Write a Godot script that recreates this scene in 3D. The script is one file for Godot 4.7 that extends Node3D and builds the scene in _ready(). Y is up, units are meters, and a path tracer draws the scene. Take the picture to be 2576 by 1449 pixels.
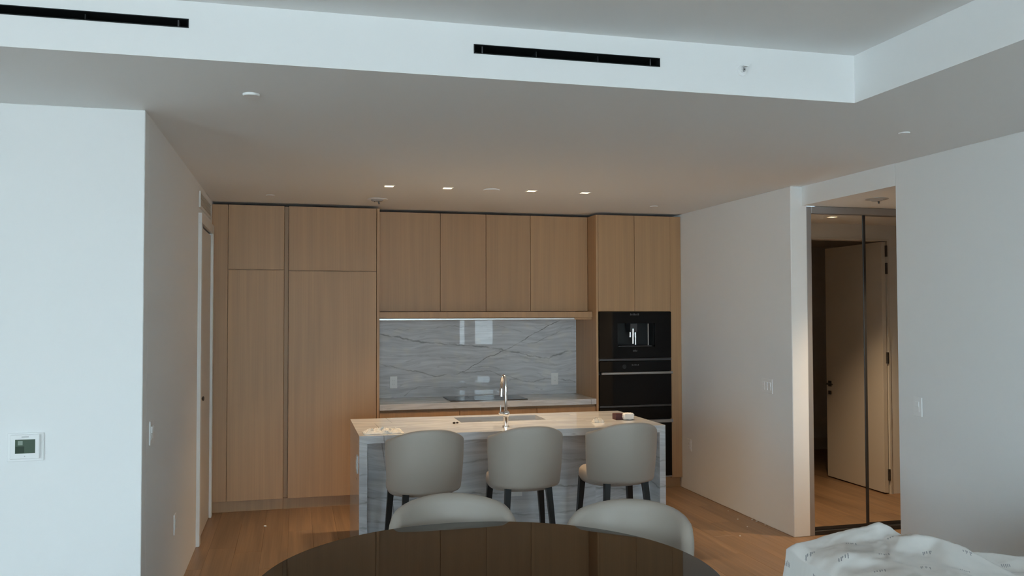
extends Node3D
# A kitchen at the end of a living room: y up, metres; helper P() takes depth as a positive number away from the camera.

var M := {}
var taken := {}
var box_cache := {}

# ---------------------------------------------------------------- geometry helpers
func P(x: float, y: float, z: float) -> Vector3:
	return Vector3(x, y, -z)

func merge(T: Array, local: Array) -> void:
	# orient one closed piece so that its front faces look outwards, then add it
	var vol := 0.0
	var o: Vector3 = local[0]
	for i in range(0, local.size(), 3):
		vol += (local[i] - o).dot((local[i + 1] - o).cross(local[i + 2] - o))
	if vol > 0.0:
		for i in range(0, local.size(), 3):
			var s = local[i + 1]
			local[i + 1] = local[i + 2]
			local[i + 2] = s
	T.append_array(local)

func quad(L: Array, a: Vector3, b: Vector3, c: Vector3, d: Vector3) -> void:
	L.append_array([a, b, c, a, c, d])

func add_box(T: Array, lo: Vector3, hi: Vector3, ch := 0.0) -> void:
	var c := (lo + hi) * 0.5
	var h := (hi - lo).abs() * 0.5
	ch = minf(ch, minf(h.x, minf(h.y, h.z)) * 0.45)
	var L: Array = []
	if ch <= 0.0:
		for ax in 3:
			for s in [-1.0, 1.0]:
				var n := Vector3.ZERO; n[ax] = h[ax] * s
				var u := Vector3.ZERO; u[(ax + 1) % 3] = h[(ax + 1) % 3] * s
				var v := Vector3.ZERO; v[(ax + 2) % 3] = h[(ax + 2) % 3]
				quad(L, c + n - u - v, c + n + u - v, c + n + u + v, c + n - u + v)
		merge(T, L)
		return
	var hi2 := h - Vector3(ch, ch, ch)
	var q := func(sx, sy, sz, ax): # vertex on face of axis ax at corner
		var p := Vector3(sx * hi2.x, sy * hi2.y, sz * hi2.z)
		var sg = [sx, sy, sz]
		p[ax] = sg[ax] * h[ax]
		return c + p
	for ax in 3:
		for s in [-1.0, 1.0]:
			var k: Array = []
			for uv in [[-1, -1], [1, -1], [1, 1], [-1, 1]]:
				var sg := [0.0, 0.0, 0.0]
				sg[ax] = s
				sg[(ax + 1) % 3] = uv[0] * s
				sg[(ax + 2) % 3] = uv[1]
				k.append(q.call(sg[0], sg[1], sg[2], ax))
			quad(L, k[0], k[1], k[2], k[3])
	for ax in 3:
		var a1 := (ax + 1) % 3
		var a2 := (ax + 2) % 3
		for s1 in [-1.0, 1.0]:
			for s2 in [-1.0, 1.0]:
				var g := func(t, f):
					var sg := [0.0, 0.0, 0.0]
					sg[ax] = t; sg[a1] = s1; sg[a2] = s2
					return q.call(sg[0], sg[1], sg[2], f)
				var e := [g.call(-1.0, a1), g.call(1.0, a1), g.call(1.0, a2), g.call(-1.0, a2)]
				if s1 * s2 > 0:
					quad(L, e[3], e[2], e[1], e[0])
				else:
					quad(L, e[0], e[1], e[2], e[3])
	for sx in [-1.0, 1.0]:
		for sy in [-1.0, 1.0]:
			for sz in [-1.0, 1.0]:
				var t := [q.call(sx, sy, sz, 0), q.call(sx, sy, sz, 1), q.call(sx, sy, sz, 2)]
				if sx * sy * sz > 0:
					L.append_array([t[0], t[1], t[2]])
				else:
					L.append_array([t[0], t[2], t[1]])
	merge(T, L)

func zbox(T: Array, x0: float, x1: float, y0: float, y1: float, z0: float, z1: float, ch := 0.0) -> void:
	add_box(T, Vector3(x0, y0, -z1), Vector3(x1, y1, -z0), ch)

func add_grid(T: Array, rows: Array, loop_u := false, caps := false) -> void:
	# rows of points; loop_u closes each row; caps fans the first and last row
	var L: Array = []
	var n: int = rows[0].size()
	for j in rows.size() - 1:
		for i in (n if loop_u else n - 1):
			var k := (i + 1) % n
			quad(L, rows[j][i], rows[j][k], rows[j + 1][k], rows[j + 1][i])
	if caps:
		for j in [0, rows.size() - 1]:
			var m := Vector3.ZERO
			for p in rows[j]: m += p / n
			for i in n:
				var k := (i + 1) % n
				if j == 0: L.append_array([rows[j][k], rows[j][i], m])
				else: L.append_array([rows[j][i], rows[j][k], m])
	merge(T, L)

func add_lathe(T: Array, c: Vector3, prof: Array, seg := 32) -> void:
	var rows: Array = []
	for p in prof:
		var r: Array = []
		for i in seg:
			var a := TAU * i / seg
			r.append(c + Vector3(p[0] * cos(a), p[1], p[0] * sin(a)))
		rows.append(r)
	add_grid(T, rows, true, true)

func add_tube(T: Array, path: Array, rad, seg := 14) -> void:
	var rows: Array = []
	var up := Vector3(0.123, 0.31, 0.94).normalized()
	for i in path.size():
		var a: Vector3 = path[maxi(i - 1, 0)]
		var b: Vector3 = path[mini(i + 1, path.size() - 1)]
		var d := (b - a).normalized()
		var u := up.cross(d).normalized()
		var v := d.cross(u)
		up = v.cross(u) * -1.0 if false else up
		var r: float = rad[i] if rad is Array else rad
		var row: Array = []
		for k in seg:
			var t := TAU * k / seg
			row.append(path[i] + (u * cos(t) + v * sin(t)) * r)
		rows.append(row)
	add_grid(T, rows, true, true)

func add_poly(T: Array, pts: Array, axis: Vector3) -> void:
	# convex outline pushed out along axis
	var L: Array = []
	var n := pts.size()
	var m := Vector3.ZERO
	for p in pts: m += p / n
	for i in n:
		var k := (i + 1) % n
		L.append_array([pts[i], pts[k], m])
		L.append_array([pts[k] + axis, pts[i] + axis, m + axis])
		quad(L, pts[k], pts[i], pts[i] + axis, pts[k] + axis)
	merge(T, L)

func commit(T: Array, origin := Vector3.ZERO, smooth := 38.0, uv = null) -> ArrayMesh:
	var n := T.size()
	var fn := PackedVector3Array(); fn.resize(n / 3)
	var at := {}
	for f in n / 3:
		var k: Vector3 = (T[f * 3 + 2] - T[f * 3]).cross(T[f * 3 + 1] - T[f * 3])
		fn[f] = k
		if smooth > 0.0:
			for j in 3:
				var key: Vector3i = Vector3i((T[f * 3 + j] * 20000.0).round())
				if at.has(key): at[key].append(f)
				else: at[key] = [f]
	var V := PackedVector3Array(); V.resize(n)
	var N := PackedVector3Array(); N.resize(n)
	var U := PackedVector2Array(); U.resize(n)
	var lim := cos(deg_to_rad(smooth))
	for f in n / 3:
		var own := fn[f].normalized()
		for j in 3:
			var p: Vector3 = T[f * 3 + j]
			var s := own
			if smooth > 0.0:
				s = Vector3.ZERO
				for g in at[Vector3i((p * 20000.0).round())]:
					if fn[g].normalized().dot(own) >= lim: s += fn[g]
				s = s.normalized() if s.length() > 1e-12 else own
			V[f * 3 + j] = p - origin
			N[f * 3 + j] = s
			if uv != null: U[f * 3 + j] = uv.call(p, own)
	var arr := []
	arr.resize(Mesh.ARRAY_MAX)
	arr[Mesh.ARRAY_VERTEX] = V
	arr[Mesh.ARRAY_NORMAL] = N
	if uv != null: arr[Mesh.ARRAY_TEX_UV] = U
	var mesh := ArrayMesh.new()
	mesh.add_surface_from_arrays(Mesh.PRIMITIVE_TRIANGLES, arr)
	return mesh

func numbered(called: String) -> String:
	if not taken.has(called):
		taken[called] = 0
		return called
	taken[called] += 1
	return "%s_%03d" % [called, taken[called]]

func place(mesh: Mesh, called: String, mat: Material, parent: Node3D, at: Vector3) -> MeshInstance3D:
	var o := MeshInstance3D.new()
	o.mesh = mesh
	o.material_override = mat
	o.cast_shadow = GeometryInstance3D.SHADOW_CASTING_SETTING_ON
	o.name = numbered(called) if parent == self else called
	parent.add_child(o, true)
	o.position = at
	return o

func wpos(o: Node3D) -> Vector3:
	var p := Vector3.ZERO
	var n: Node = o
	while n != self and n is Node3D:
		p += (n as Node3D).position
		n = n.get_parent()
	return p

func part(called: String, T: Array, mat: Material, parent: Node3D, smooth := 38.0, uv = null) -> MeshInstance3D:
	# triangles in world coordinates; the node sits at the middle of its base
	var lo: Vector3 = T[0]
	var hi: Vector3 = T[0]
	for p in T:
		lo = lo.min(p); hi = hi.max(p)
	var c := (lo + hi) * 0.5
	c.y = lo.y
	return place(commit(T, c, smooth, uv), called, mat, parent, c - wpos(parent))

func bx(called: String, x0: float, x1: float, y0: float, y1: float, z0: float, z1: float, mat: Material, parent: Node3D, ch := 0.0015) -> MeshInstance3D:
	var c := P((x0 + x1) / 2, y0, (z0 + z1) / 2)
	var key := "%.4f %.4f %.4f %.4f" % [x1 - x0, y1 - y0, z1 - z0, ch]
	if not box_cache.has(key):
		var T: Array = []
		add_box(T, Vector3(-(x1 - x0) / 2, 0, -(z1 - z0) / 2), Vector3((x1 - x0) / 2, y1 - y0, (z1 - z0) / 2), ch)
		box_cache[key] = commit(T, Vector3.ZERO, 0.0)
	return place(box_cache[key], called, mat, parent, c - wpos(parent))

func thing(called: String, label: String, category: String, at: Vector3, group := "") -> Node3D:
	var o := Node3D.new()
	o.name = numbered(called)
	add_child(o)
	o.position = at
	tag(o, label, category, group)
	return o

func tag(o: Node3D, label: String, category: String, group := "") -> void:
	o.set_meta("label", label)
	o.set_meta("category", category)
	if group: o.set_meta("group", group)

func struct(o: Node3D, label: String, category: String) -> Node3D:
	o.set_meta("kind", "structure")
	tag(o, label, category)
	return o

# ---------------------------------------------------------------- materials
func mat(called: String, c: Color, rough := 0.6, metal := 0.0) -> StandardMaterial3D:
	# c is a linear base colour
	var m := StandardMaterial3D.new()
	m.resource_name = called
	m.albedo_color = c.linear_to_srgb()
	m.roughness = rough
	m.metallic = metal
	M[called] = m
	return m

func noise(freq: float, sd: int, oct := 3) -> FastNoiseLite:
	var n := FastNoiseLite.new()
	n.seed = sd
	n.frequency = freq
	n.noise_type = FastNoiseLite.TYPE_SIMPLEX_SMOOTH
	n.fractal_type = FastNoiseLite.FRACTAL_FBM
	n.fractal_octaves = oct
	return n

func wood_image(w: int, h: int, sd: int, base: Vector3, fine: float, broad: float) -> ImageTexture:
	var im := Image.create(w, h, false, Image.FORMAT_RGB8)
	var a := noise(1.0, sd, 3)
	var b := noise(1.0, sd + 7, 2)
	for y in h:
		var fy := float(y) / h
		# blend the ends so that the tile repeats along the grain
		var e := smoothstep(0.0, 0.12, fy)
		for x in w:
			var fx := float(x) / w
			var g := a.get_noise_2d(fx * 70.0, fy * 2.2)
			var g2 := b.get_noise_2d(fx * 9.0, fy * 1.1)
			if e < 1.0:
				g = lerpf(a.get_noise_2d(fx * 70.0, (fy + 1.0) * 2.2), g, e)
				g2 = lerpf(b.get_noise_2d(fx * 9.0, (fy + 1.0) * 1.1), g2, e)
			var k := 1.0 + fine * g + broad * g2
			im.set_pixel(x, y, Color(base.x * k, base.y * (k - 0.012 * g2), base.z * (k - 0.03 * g2)).linear_to_srgb())
	return ImageTexture.create_from_image(im)

func wood(called: String, tex: Texture2D, tint: Color, scale: Vector3, off: Vector3, rough: float) -> StandardMaterial3D:
	var m := mat(called, tint, rough)
	m.albedo_texture = tex
	m.uv1_triplanar = true
	m.uv1_world_triplanar = true
	m.uv1_triplanar_sharpness = 8.0
	m.uv1_scale = scale
	m.uv1_offset = off
	return m

func vein(field: PackedFloat32Array, w: int, h: int, pts: Array, width: float, dark: float, n: FastNoiseLite) -> void:
	# a vein of darker stone along a line, with ragged strength and width
	for s in pts.size() - 1:
		var a: Vector2 = pts[s] * Vector2(w, h)
		var b: Vector2 = pts[s + 1] * Vector2(w, h)
		var steps := int(a.distance_to(b)) + 1
		for i in steps:
			var p := a.lerp(b, float(i) / steps)
			var q := n.get_noise_2d(p.x * 0.6, p.y * 0.6)
			p.y += n.get_noise_2d(p.x * 0.35 + 300.0, p.y * 0.2) * 6.0
			var r := width * (1.0 + 0.7 * q)
			var str := dark * clampf(0.75 + 0.9 * n.get_noise_2d(p.x * 0.25, p.y * 0.25 + 99.0), 0.15, 1.0)
			var R := int(ceil(r * 2.0))
			for dy in range(-R, R + 1):
				var yy := int(p.y) + dy
				if yy < 0 or yy >= h: continue
				for dx in [-1, 0, 1]:
					var xx: int = int(p.x) + dx
					if xx < 0 or xx >= w: continue
					var f := str * exp(-pow(dy / maxf(r, 0.3), 2.0))
					if f > field[yy * w + xx]: field[yy * w + xx] = f

func marble_image(w: int, h: int, sd: int, aspect: float, veins: Array, base: float) -> ImageTexture:
	var im := Image.create(w, h, false, Image.FORMAT_RGB8)
	var a := noise(1.0, sd, 4)
	var b := noise(1.0, sd + 11, 3)
	var c := noise(1.0, sd + 23, 2)
	var field := PackedFloat32Array()
	field.resize(w * h)
	var rag := noise(0.05, sd + 31, 3)
	for v in veins:
		vein(field, w, h, v[0], v[1], v[2], rag)
	for y in h:
		var fy := float(y) / h
		for x in w:
			var fx := float(x) / w * aspect
			var warp := 0.055 * c.get_noise_2d(fx * 0.9, fy * 1.6)
			var s := a.get_noise_2d(fx * 1.3, (fy + warp) * 20.0)
			var t := b.get_noise_2d(fx * 0.7 + 40.0, (fy + warp * 1.4) * 10.0)
			var line := 1.0 - smoothstep(0.0, 0.07, absf(t))       # thin grey seams where the broad bands cross
			var cloud := c.get_noise_2d(fx * 3.0 + 9.0, fy * 4.0)
			var k := base + 0.17 * s + 0.04 * cloud - 0.15 * line * (0.5 + s)
			k = lerpf(k, 0.13, clampf(field[y * w + x], 0.0, 0.9))
			var warm := 0.03 * smoothstep(0.1, 0.6, cloud)
			im.set_pixel(x, y, Color(k * (0.985 + warm), k * (1.0 + warm * 0.4), k * (1.03 - warm)).linear_to_srgb())
	return ImageTexture.create_from_image(im)

func poly2(flat: Array) -> Array:
	var r: Array = []
	for i in range(0, flat.size(), 2): r.append(Vector2(flat[i], flat[i + 1]))
	return r

func film_image() -> ImageTexture:
	# milky packing film with small grey printed marks in staggered rows
	var im := Image.create(1024, 1024, false, Image.FORMAT_RGB8)
	im.fill(Color(0.80, 0.775, 0.735).linear_to_srgb())
	var rng := RandomNumberGenerator.new()
	rng.seed = 5
	for r in 8:
		for c in 6:
			var x0 := c * 170 + (85 if r % 2 else 0) + rng.randi_range(-10, 10)
			var y0 := r * 128 + rng.randi_range(-8, 8) + 30
			for k in 5:
				var hgt := rng.randi_range(10, 22)
				for y in hgt:
					for x in 4:
						var xx := x0 + k * 9 + x + (hgt - y) / 3
						if xx >= 0 and xx < 1024 and y0 + y < 1024: im.set_pixel(xx, y0 + y, Color(0.28, 0.28, 0.29).linear_to_srgb())
				if k % 2 == 0:
					for x in 9:
						if x0 + k * 9 + x >= 0 and x0 + k * 9 + x < 1024: im.set_pixel(x0 + k * 9 + x, y0 + hgt / 2, Color(0.28, 0.28, 0.29).linear_to_srgb())
	return ImageTexture.create_from_image(im)

func materials() -> void:
	mat("paint", Color(0.88, 0.88, 0.87), 0.7)
	mat("ceiling_paint", Color(0.88, 0.88, 0.87), 0.85)
	mat("trim_paint", Color(0.80, 0.79, 0.76), 0.4)
	mat("door_paint", Color(0.74, 0.71, 0.66), 0.45)
	mat("plastic_white", Color(0.90, 0.90, 0.89), 0.35)
	mat("plastic_grey", Color(0.45, 0.45, 0.45), 0.5)
	mat("black_metal", Color(0.010, 0.011, 0.012), 0.45)
	mat("slot", Color(0.006, 0.007, 0.008), 0.6)
	var glass := mat("black_glass", Color(0.004, 0.004, 0.0045), 0.06)
	glass.metallic_specular = 0.32
	mat("bar", Color(0.42, 0.42, 0.42), 0.35, 1.0)
	mat("bar_dark", Color(0.10, 0.10, 0.105), 0.4, 1.0)
	mat("steel", Color(0.60, 0.60, 0.60), 0.22, 1.0)
	mat("sink_steel", Color(0.34, 0.345, 0.36), 0.32, 1.0)
	mat("brushed", Color(0.62, 0.62, 0.61), 0.38, 1.0)
	mat("chrome", Color(0.86, 0.86, 0.87), 0.04, 1.0)
	mat("mirror", Color(0.70, 0.675, 0.64), 0.0, 1.0)
	mat("silver", Color(0.42, 0.42, 0.43), 0.45, 0.7)
	mat("dark_frame", Color(0.05, 0.05, 0.052), 0.45, 0.6)
	mat("hinge", Color(0.12, 0.12, 0.12), 0.4, 0.8)
	var leather := mat("leather", Color(0.385, 0.335, 0.285), 0.48)
	leather.rim_enabled = true
	leather.rim = 0.15
	leather.rim_tint = 0.6
	mat("leg_black", Color(0.008, 0.009, 0.009), 0.35)
	var bronze := mat("bronze_glass", Color(0.011, 0.010, 0.008), 0.03)
	bronze.metallic_specular = 0.46
	mat("dark_wood", Color(0.02, 0.016, 0.012), 0.4)
	mat("cloth", Color(0.76, 0.74, 0.70), 0.8)
	mat("paper", Color(0.78, 0.76, 0.73), 0.85)
	mat("maroon", Color(0.075, 0.018, 0.018), 0.55)
	mat("screen", Color(0.09, 0.13, 0.10), 0.12)
	mat("screen_dim", Color(0.045, 0.07, 0.055), 0.12)
	mat("screen_lit", Color(0.30, 0.36, 0.31), 0.12)
	mat("cooktop", Color(0.012, 0.012, 0.013), 0.05)
	mat("crumb", Color(0.03, 0.02, 0.015), 0.8)
	mat("mark", Color(0.11, 0.11, 0.115), 0.5)
	var lens := mat("lamp_lens", Color(0.9, 0.85, 0.75), 0.5)
	lens.emission_enabled = true
	lens.emission = Color(1.0, 0.86, 0.66)
	lens.emission_energy_multiplier = 4.0
	var pane := mat("pane", Color(1, 1, 1), 0.0)
	pane.transparency = BaseMaterial3D.TRANSPARENCY_ALPHA
	pane.albedo_color = Color(1, 1, 1, 0.04)
	var oak := wood_image(512, 1024, 3, Vector3(0.475, 0.285, 0.147), 0.075, 0.11)
	var tints := [Color(1, 1, 1), Color(0.96, 0.955, 0.95), Color(1.03, 1.02, 1.0), Color(0.985, 0.97, 0.95)]
	for i in 4:
		wood("oak%d" % i, oak, tints[i], Vector3(1.1, 0.34, 1.1), Vector3(0.23 * i, 0.31 * i, 0.17 * i), 0.48)
	var plank := wood_image(512, 1024, 19, Vector3(0.285, 0.178, 0.103), 0.16, 0.25)
	for i in 5:
		var k: float = [1.0, 0.9, 1.08, 0.95, 1.03][i]
		wood("plank%d" % i, plank, Color(k, k * 0.985, k * 0.97), Vector3(1.3, 0.4, 0.42), Vector3(0.37 * i, 0.13, 0.29 * i), 0.36)
	var V := [
		[poly2([0.0, 0.185, 0.082, 0.215, 0.128, 0.238, 0.175, 0.27, 0.238, 0.299, 0.302, 0.31, 0.349, 0.324, 0.414, 0.341, 0.47, 0.353, 0.543, 0.367, 0.585, 0.39, 0.642, 0.424, 0.709, 0.459, 0.767, 0.493, 0.809, 0.512, 0.86, 0.524, 0.902, 0.476, 0.945, 0.446, 1.0, 0.432]), 3.6, 0.62],
		[poly2([0.585, 0.41, 0.642, 0.45, 0.709, 0.49, 0.767, 0.53, 0.86, 0.56]), 5.0, 0.22],
		[poly2([0.422, 0.693, 0.462, 0.632, 0.519, 0.548, 0.56, 0.485, 0.609, 0.445, 0.651, 0.391, 0.717, 0.296, 0.776, 0.21, 0.835, 0.124, 0.895, 0.048, 0.933, 0.0]), 1.5, 0.8],
		[poly2([0.75, 0.34, 0.809, 0.298, 0.86, 0.234, 0.92, 0.158, 0.998, 0.093]), 1.5, 0.4],
		[poly2([0.0, 0.55, 0.082, 0.603, 0.129, 0.637, 0.183, 0.66, 0.238, 0.694, 0.286, 0.739, 0.333, 0.721, 0.381, 0.717, 0.43, 0.694]), 2.2, 0.5],
		[poly2([0.051, 0.131, 0.12, 0.136, 0.222, 0.13, 0.286, 0.115, 0.365, 0.094, 0.438, 0.107, 0.601, 0.088, 0.726, 0.177]), 2.0, 0.28],
		[poly2([0.502, 0.623, 0.559, 0.625, 0.609, 0.66]), 2.5, 0.3],
		[poly2([0.43, 0.694, 0.502, 0.687, 0.559, 0.679, 0.609, 0.735, 0.692, 0.783]), 2.2, 0.42],
		[poly2([0.658, 0.814, 0.692, 0.783, 0.717, 0.806, 0.767, 0.842, 0.834, 0.803, 0.893, 0.795, 0.996, 0.845]), 3.0, 0.5],
		[poly2([0.144, 0.983, 0.184, 0.892, 0.215, 0.862, 0.286, 0.876, 0.446, 0.887]), 1.6, 0.4],
		[poly2([0.0, 0.45, 0.2, 0.47, 0.4, 0.5, 0.6, 0.52, 0.9, 0.62]), 3.0, 0.2],
	]
	var slab := mat("marble_slab", Color(1, 1, 1), 0.015)
	slab.albedo_texture = marble_image(1024, 384, 41, 2.7, V, 0.68)
	slab.texture_repeat = false
	slab.metallic_specular = 0.36
	var VI := [
		[poly2([0.0, 0.55, 0.1, 0.57, 0.22, 0.52, 0.35, 0.56, 0.5, 0.53, 0.65, 0.55, 0.8, 0.5, 1.0, 0.54]), 3.0, 0.5],
		[poly2([0.0, 0.72, 0.2, 0.70, 0.4, 0.74, 0.6, 0.69, 0.8, 0.73, 1.0, 0.71]), 3.5, 0.35],
		[poly2([0.27, 0.0, 0.275, 0.15, 0.285, 0.3, 0.30, 0.45, 0.31, 0.6, 0.32, 0.8, 0.33, 1.0]), 1.6, 0.5],
		[poly2([0.0, 0.3, 0.3, 0.33, 0.6, 0.29, 1.0, 0.32]), 3.0, 0.3],
	]
	var gen := mat("marble", Color(1, 1, 1), 0.05)
	gen.albedo_texture = marble_image(1024, 512, 77, 2.2, VI, 0.64)
	gen.metallic_specular = 0.58
	gen.uv1_triplanar = true
	gen.uv1_world_triplanar = true
	gen.uv1_triplanar_sharpness = 8.0
	gen.uv1_scale = Vector3(0.45, 1.05, 0.45)
	var film := mat("film", Color(1, 1, 1), 0.34)
	film.albedo_texture = film_image()
	film.clearcoat_enabled = true
	film.clearcoat = 0.6
	film.clearcoat_roughness = 0.12

# ---------------------------------------------------------------- the setting
func shell() -> void:
	var H := 2.757
	# floor: boards one by one where the photograph shows them, slabs beyond
	var T: Array = []
	zbox(T, -5.2, 8.2, -0.2, -0.012, -6.3, 9.0)
	zbox(T, -5.2, 8.2, -0.012, 0.0, -6.3, 2.6)
	zbox(T, -5.2, -0.80, -0.012, 0.0, 2.6, 9.0)
	zbox(T, 5.9, 8.2, -0.012, 0.0, 2.6, 9.0)
	zbox(T, -0.8, 5.9, -0.012, 0.0, 8.15, 9.0)
	var fl := part("floor", T, M.plank0, self, 0.0)
	struct(fl, "warm brown oak plank floor running towards the kitchen", "floor")
	var rng := RandomNumberGenerator.new()
	rng.seed = 12
	var x := -0.8
	while x < 5.89:
		var w := minf(0.19, 5.9 - x)
		var z := 2.6
		var first := true
		while z < 8.14:
			var l := rng.randf_range(0.5, 2.0) if first else rng.randf_range(1.7, 2.3)
			first = false
			var z1 := minf(z + l, 8.15)
			if 8.15 - z1 < 0.3: z1 = 8.15
			bx("plank", x + 0.0004, x + w - 0.0004, -0.012, 0.0, z + 0.0004, z1 - 0.0004, M["plank%d" % rng.randi_range(0, 4)], fl, 0.0008)
			z = z1
		x += w
	# walls
	struct(bx("wall_front_left", -5.2, -0.714, 0, H, 4.494, 4.62, M.paint, self, 0.003), "white painted wall with thermostat, left of the kitchen", "wall")
	T = []
	zbox(T, -0.86, -0.714, 0, H, 4.62, 6.985)
	zbox(T, -0.86, -0.714, 2.455, H, 6.985, 7.865)
	zbox(T, -0.86, -0.714, 0, H, 7.865, 8.8)
	zbox(T, -0.86, -0.80, 0, 2.455, 6.985, 7.865)
	struct(part("wall_left", T, M.paint, self, 0.0), "white kitchen side wall with a door beside the tall cabinets", "wall")
	struct(bx("wall_back", -0.86, 3.95, 0, H, 8.65, 8.8, M.paint, self, 0.0), "kitchen back wall behind the cabinets", "wall")
	struct(bx("wall_right", 3.796, 3.94, 0, H, 6.013, 8.8, M.paint, self, 0.004), "white wall right of the ovens with a triple switch", "wall")
	T = []
	zbox(T, 3.898, 4.02, 0, H, 1.2, 4.92, 0.003)
	zbox(T, 4.02, 4.62, 0, 2.606, 4.80, 4.92)
	zbox(T, 4.62, 5.60, 2.455, 2.606, 4.80, 4.92)
	zbox(T, 5.60, 8.1, 0, 2.606, 4.80, 4.92)
	struct(part("wall_right_living", T, M.paint, self, 0.0), "white living room wall with a single switch, right of the hall opening", "wall")
	struct(bx("wall_hall_header", 3.898, 4.02, 2.606, H, 4.92, 6.013, M.paint, self, 0.0), "white header above the hall opening", "wall")
	struct(bx("ceiling_hall", 4.02, 8.1, 2.606, 2.8, 4.80, 6.9, M.ceiling_paint, self, 0.0), "lower hall ceiling seen through the opening", "ceiling")
	T = []
	zbox(T, 3.94, 8.1, 0, 2.606, 6.7, 6.8)
	zbox(T, 8.0, 8.1, 0, 2.606, 4.92, 6.7)
	struct(part("wall_hall_end", T, M.paint, self, 0.0), "end wall of the hall behind the mirrored closet", "wall")
	T = []
	zbox(T, 4.02, 7.1, 0, 2.606, 2.2, 2.3)
	zbox(T, 7.0, 7.1, 0, 2.606, 2.3, 4.8)
	zbox(T, 4.02, 7.1, 2.606, 2.7, 2.2, 4.8)
	struct(part("wall_side_room", T, M.paint, self, 0.0), "walls of the unlit side room seen in the mirror", "wall")
	struct(bx("baseboard_side_room", 4.02, 7.0, 0, 0.15, 2.3, 2.315, M.trim_paint, self), "baseboard of the unlit side room", "baseboard")
	# living room behind the camera: window wall and side walls
	T = []
	zbox(T, 4.02, 6.4, 0, H, 1.2, 1.32)
	zbox(T, 6.3, 6.4, 0, H, -6.2, 1.2)
	struct(part("wall_alcove", T, M.paint, self, 0.0), "living room alcove walls outside the picture", "wall")
	T = []
	zbox(T, -5.2, -5.1, 0, 3.0, -6.2, -2.4)
	zbox(T, -5.2, -5.1, 2.72, 3.0, -2.4, 0.3)
	zbox(T, -5.2, -5.1, 0, 3.0, 0.3, 4.5)
	struct(part("wall_far_left", T, M.paint, self, 0.0), "living room left wall with a wide window, outside the picture", "wall")
	var ws := Node3D.new()
	ws.name = "window_5"
	add_child(ws)
	ws.position = P(-5.15, 0, -1.05)
	struct(ws, "wide window in the living room left wall outside the picture", "window")
	for k in 3:
		var za: float = -2.4 + k * 0.9
		var zb: float = za + 0.9
		T = []
		zbox(T, -5.18, -5.12, 0, 2.72, za, za + 0.03)
		zbox(T, -5.18, -5.12, 0, 2.72, zb - 0.03, zb)
		zbox(T, -5.18, -5.12, 0, 0.04, za + 0.03, zb - 0.03)
		zbox(T, -5.18, -5.12, 2.68, 2.72, za + 0.03, zb - 0.03)
		part("frame", T, M.silver, ws, 0.0)
		bx("pane", -5.154, -5.146, 0.04, 2.68, za + 0.03, zb - 0.03, M.pane, ws, 0.0)
	T = []
	var op := [[-1.5, 0.25], [0.35, 2.1], [4.39, 4.59], [4.82, 5.39]]
	var px := -5.2
	for o in op:
		zbox(T, px, o[0], 0, 3.0, -6.2, -6.0)
		zbox(T, o[0], o[1], 2.72, 3.0, -6.2, -6.0)
		px = o[1]
	zbox(T, px, 6.4, 0, 3.0, -6.2, -6.0)
	zbox(T, 4.39, 4.59, 0, 0.86, -6.2, -6.0)
	zbox(T, 4.82, 5.39, 0, 0.86, -6.2, -6.0)
	struct(part("wall_window", T, M.paint, self, 0.0), "window wall behind the camera", "wall")
	for i in op.size():
		var o: Array = op[i]
		var y0 := 0.0 if i < 2 else 0.86
		var wn := Node3D.new()
		wn.name = "window_%d" % (i + 1)
		add_child(wn)
		wn.position = P((o[0] + o[1]) / 2, y0, -6.1)
		struct(wn, "tall window in the wall behind the camera, number %d from the left" % (i + 1), "window")
		T = []
		zbox(T, o[0], o[0] + 0.03, y0, 2.72, -6.13, -6.07)
		zbox(T, o[1] - 0.03, o[1], y0, 2.72, -6.13, -6.07)
		zbox(T, o[0] + 0.03, o[1] - 0.03, y0, y0 + 0.04, -6.13, -6.07)
		zbox(T, o[0] + 0.03, o[1] - 0.03, 2.68, 2.72, -6.13, -6.07)
		part("frame", T, M.silver, wn, 0.0)
		bx("pane", o[0] + 0.03, o[1] - 0.03, y0 + 0.04, 2.68, -6.104, -6.096, M.pane, wn, 0.0)
	# ceilings: low soffit, its front with the two air slots, the raised tray
	T = []
	zbox(T, -5.2, 3.95, H, 3.05, 3.70, 8.8)
	zbox(T, 2.70, 6.4, H, 3.05, -6.2, 3.70)
	zbox(T, 3.95, 4.02, H, 3.05, 3.70, 4.95)
	var yf := [2.878, 2.914, 2.861, 2.901]
	zbox(T, -5.2, -2.3, H, 3.05, 3.541, 3.70)
	zbox(T, -2.3, -0.408, H, yf[0], 3.541, 3.70)
	zbox(T, -2.3, -0.408, yf[1], 3.05, 3.541, 3.70)
	zbox(T, -0.408, 0.732, H, 3.05, 3.541, 3.70)
	zbox(T, 0.732, 1.585, H, yf[2], 3.541, 3.70)
	zbox(T, 0.732, 1.585, yf[3], 3.05, 3.541, 3.70)
	zbox(T, 1.585, 2.70, H, 3.05, 3.541, 3.70)
	zbox(T, 2.587, 2.70, H, 3.05, -6.2, 3.541)
	struct(part("ceiling", T, M.ceiling_paint, self, 0.0), "low white ceiling over the kitchen with its pale front edge", "ceiling")
	struct(bx("ceiling_tray", -5.2, 2.65, 2.985, 3.1, -6.2, 3.60, M.ceiling_paint, self, 0.0), "raised white tray ceiling over the living room", "ceiling")
	air_slot(-2.3, -0.408, yf[0], yf[1], "long black air slot in the ceiling edge, left one cut by the picture edge")
	air_slot(0.732, 1.585, yf[2], yf[3], "black air slot in the ceiling edge above the island")
	# doors
	var d := Node3D.new()
	d.name = "door_1"
	add_child(d)
	d.position = P(-0.77, 0, 7.425)
	struct(d, "closed cream door in the kitchen side wall", "door")
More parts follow.
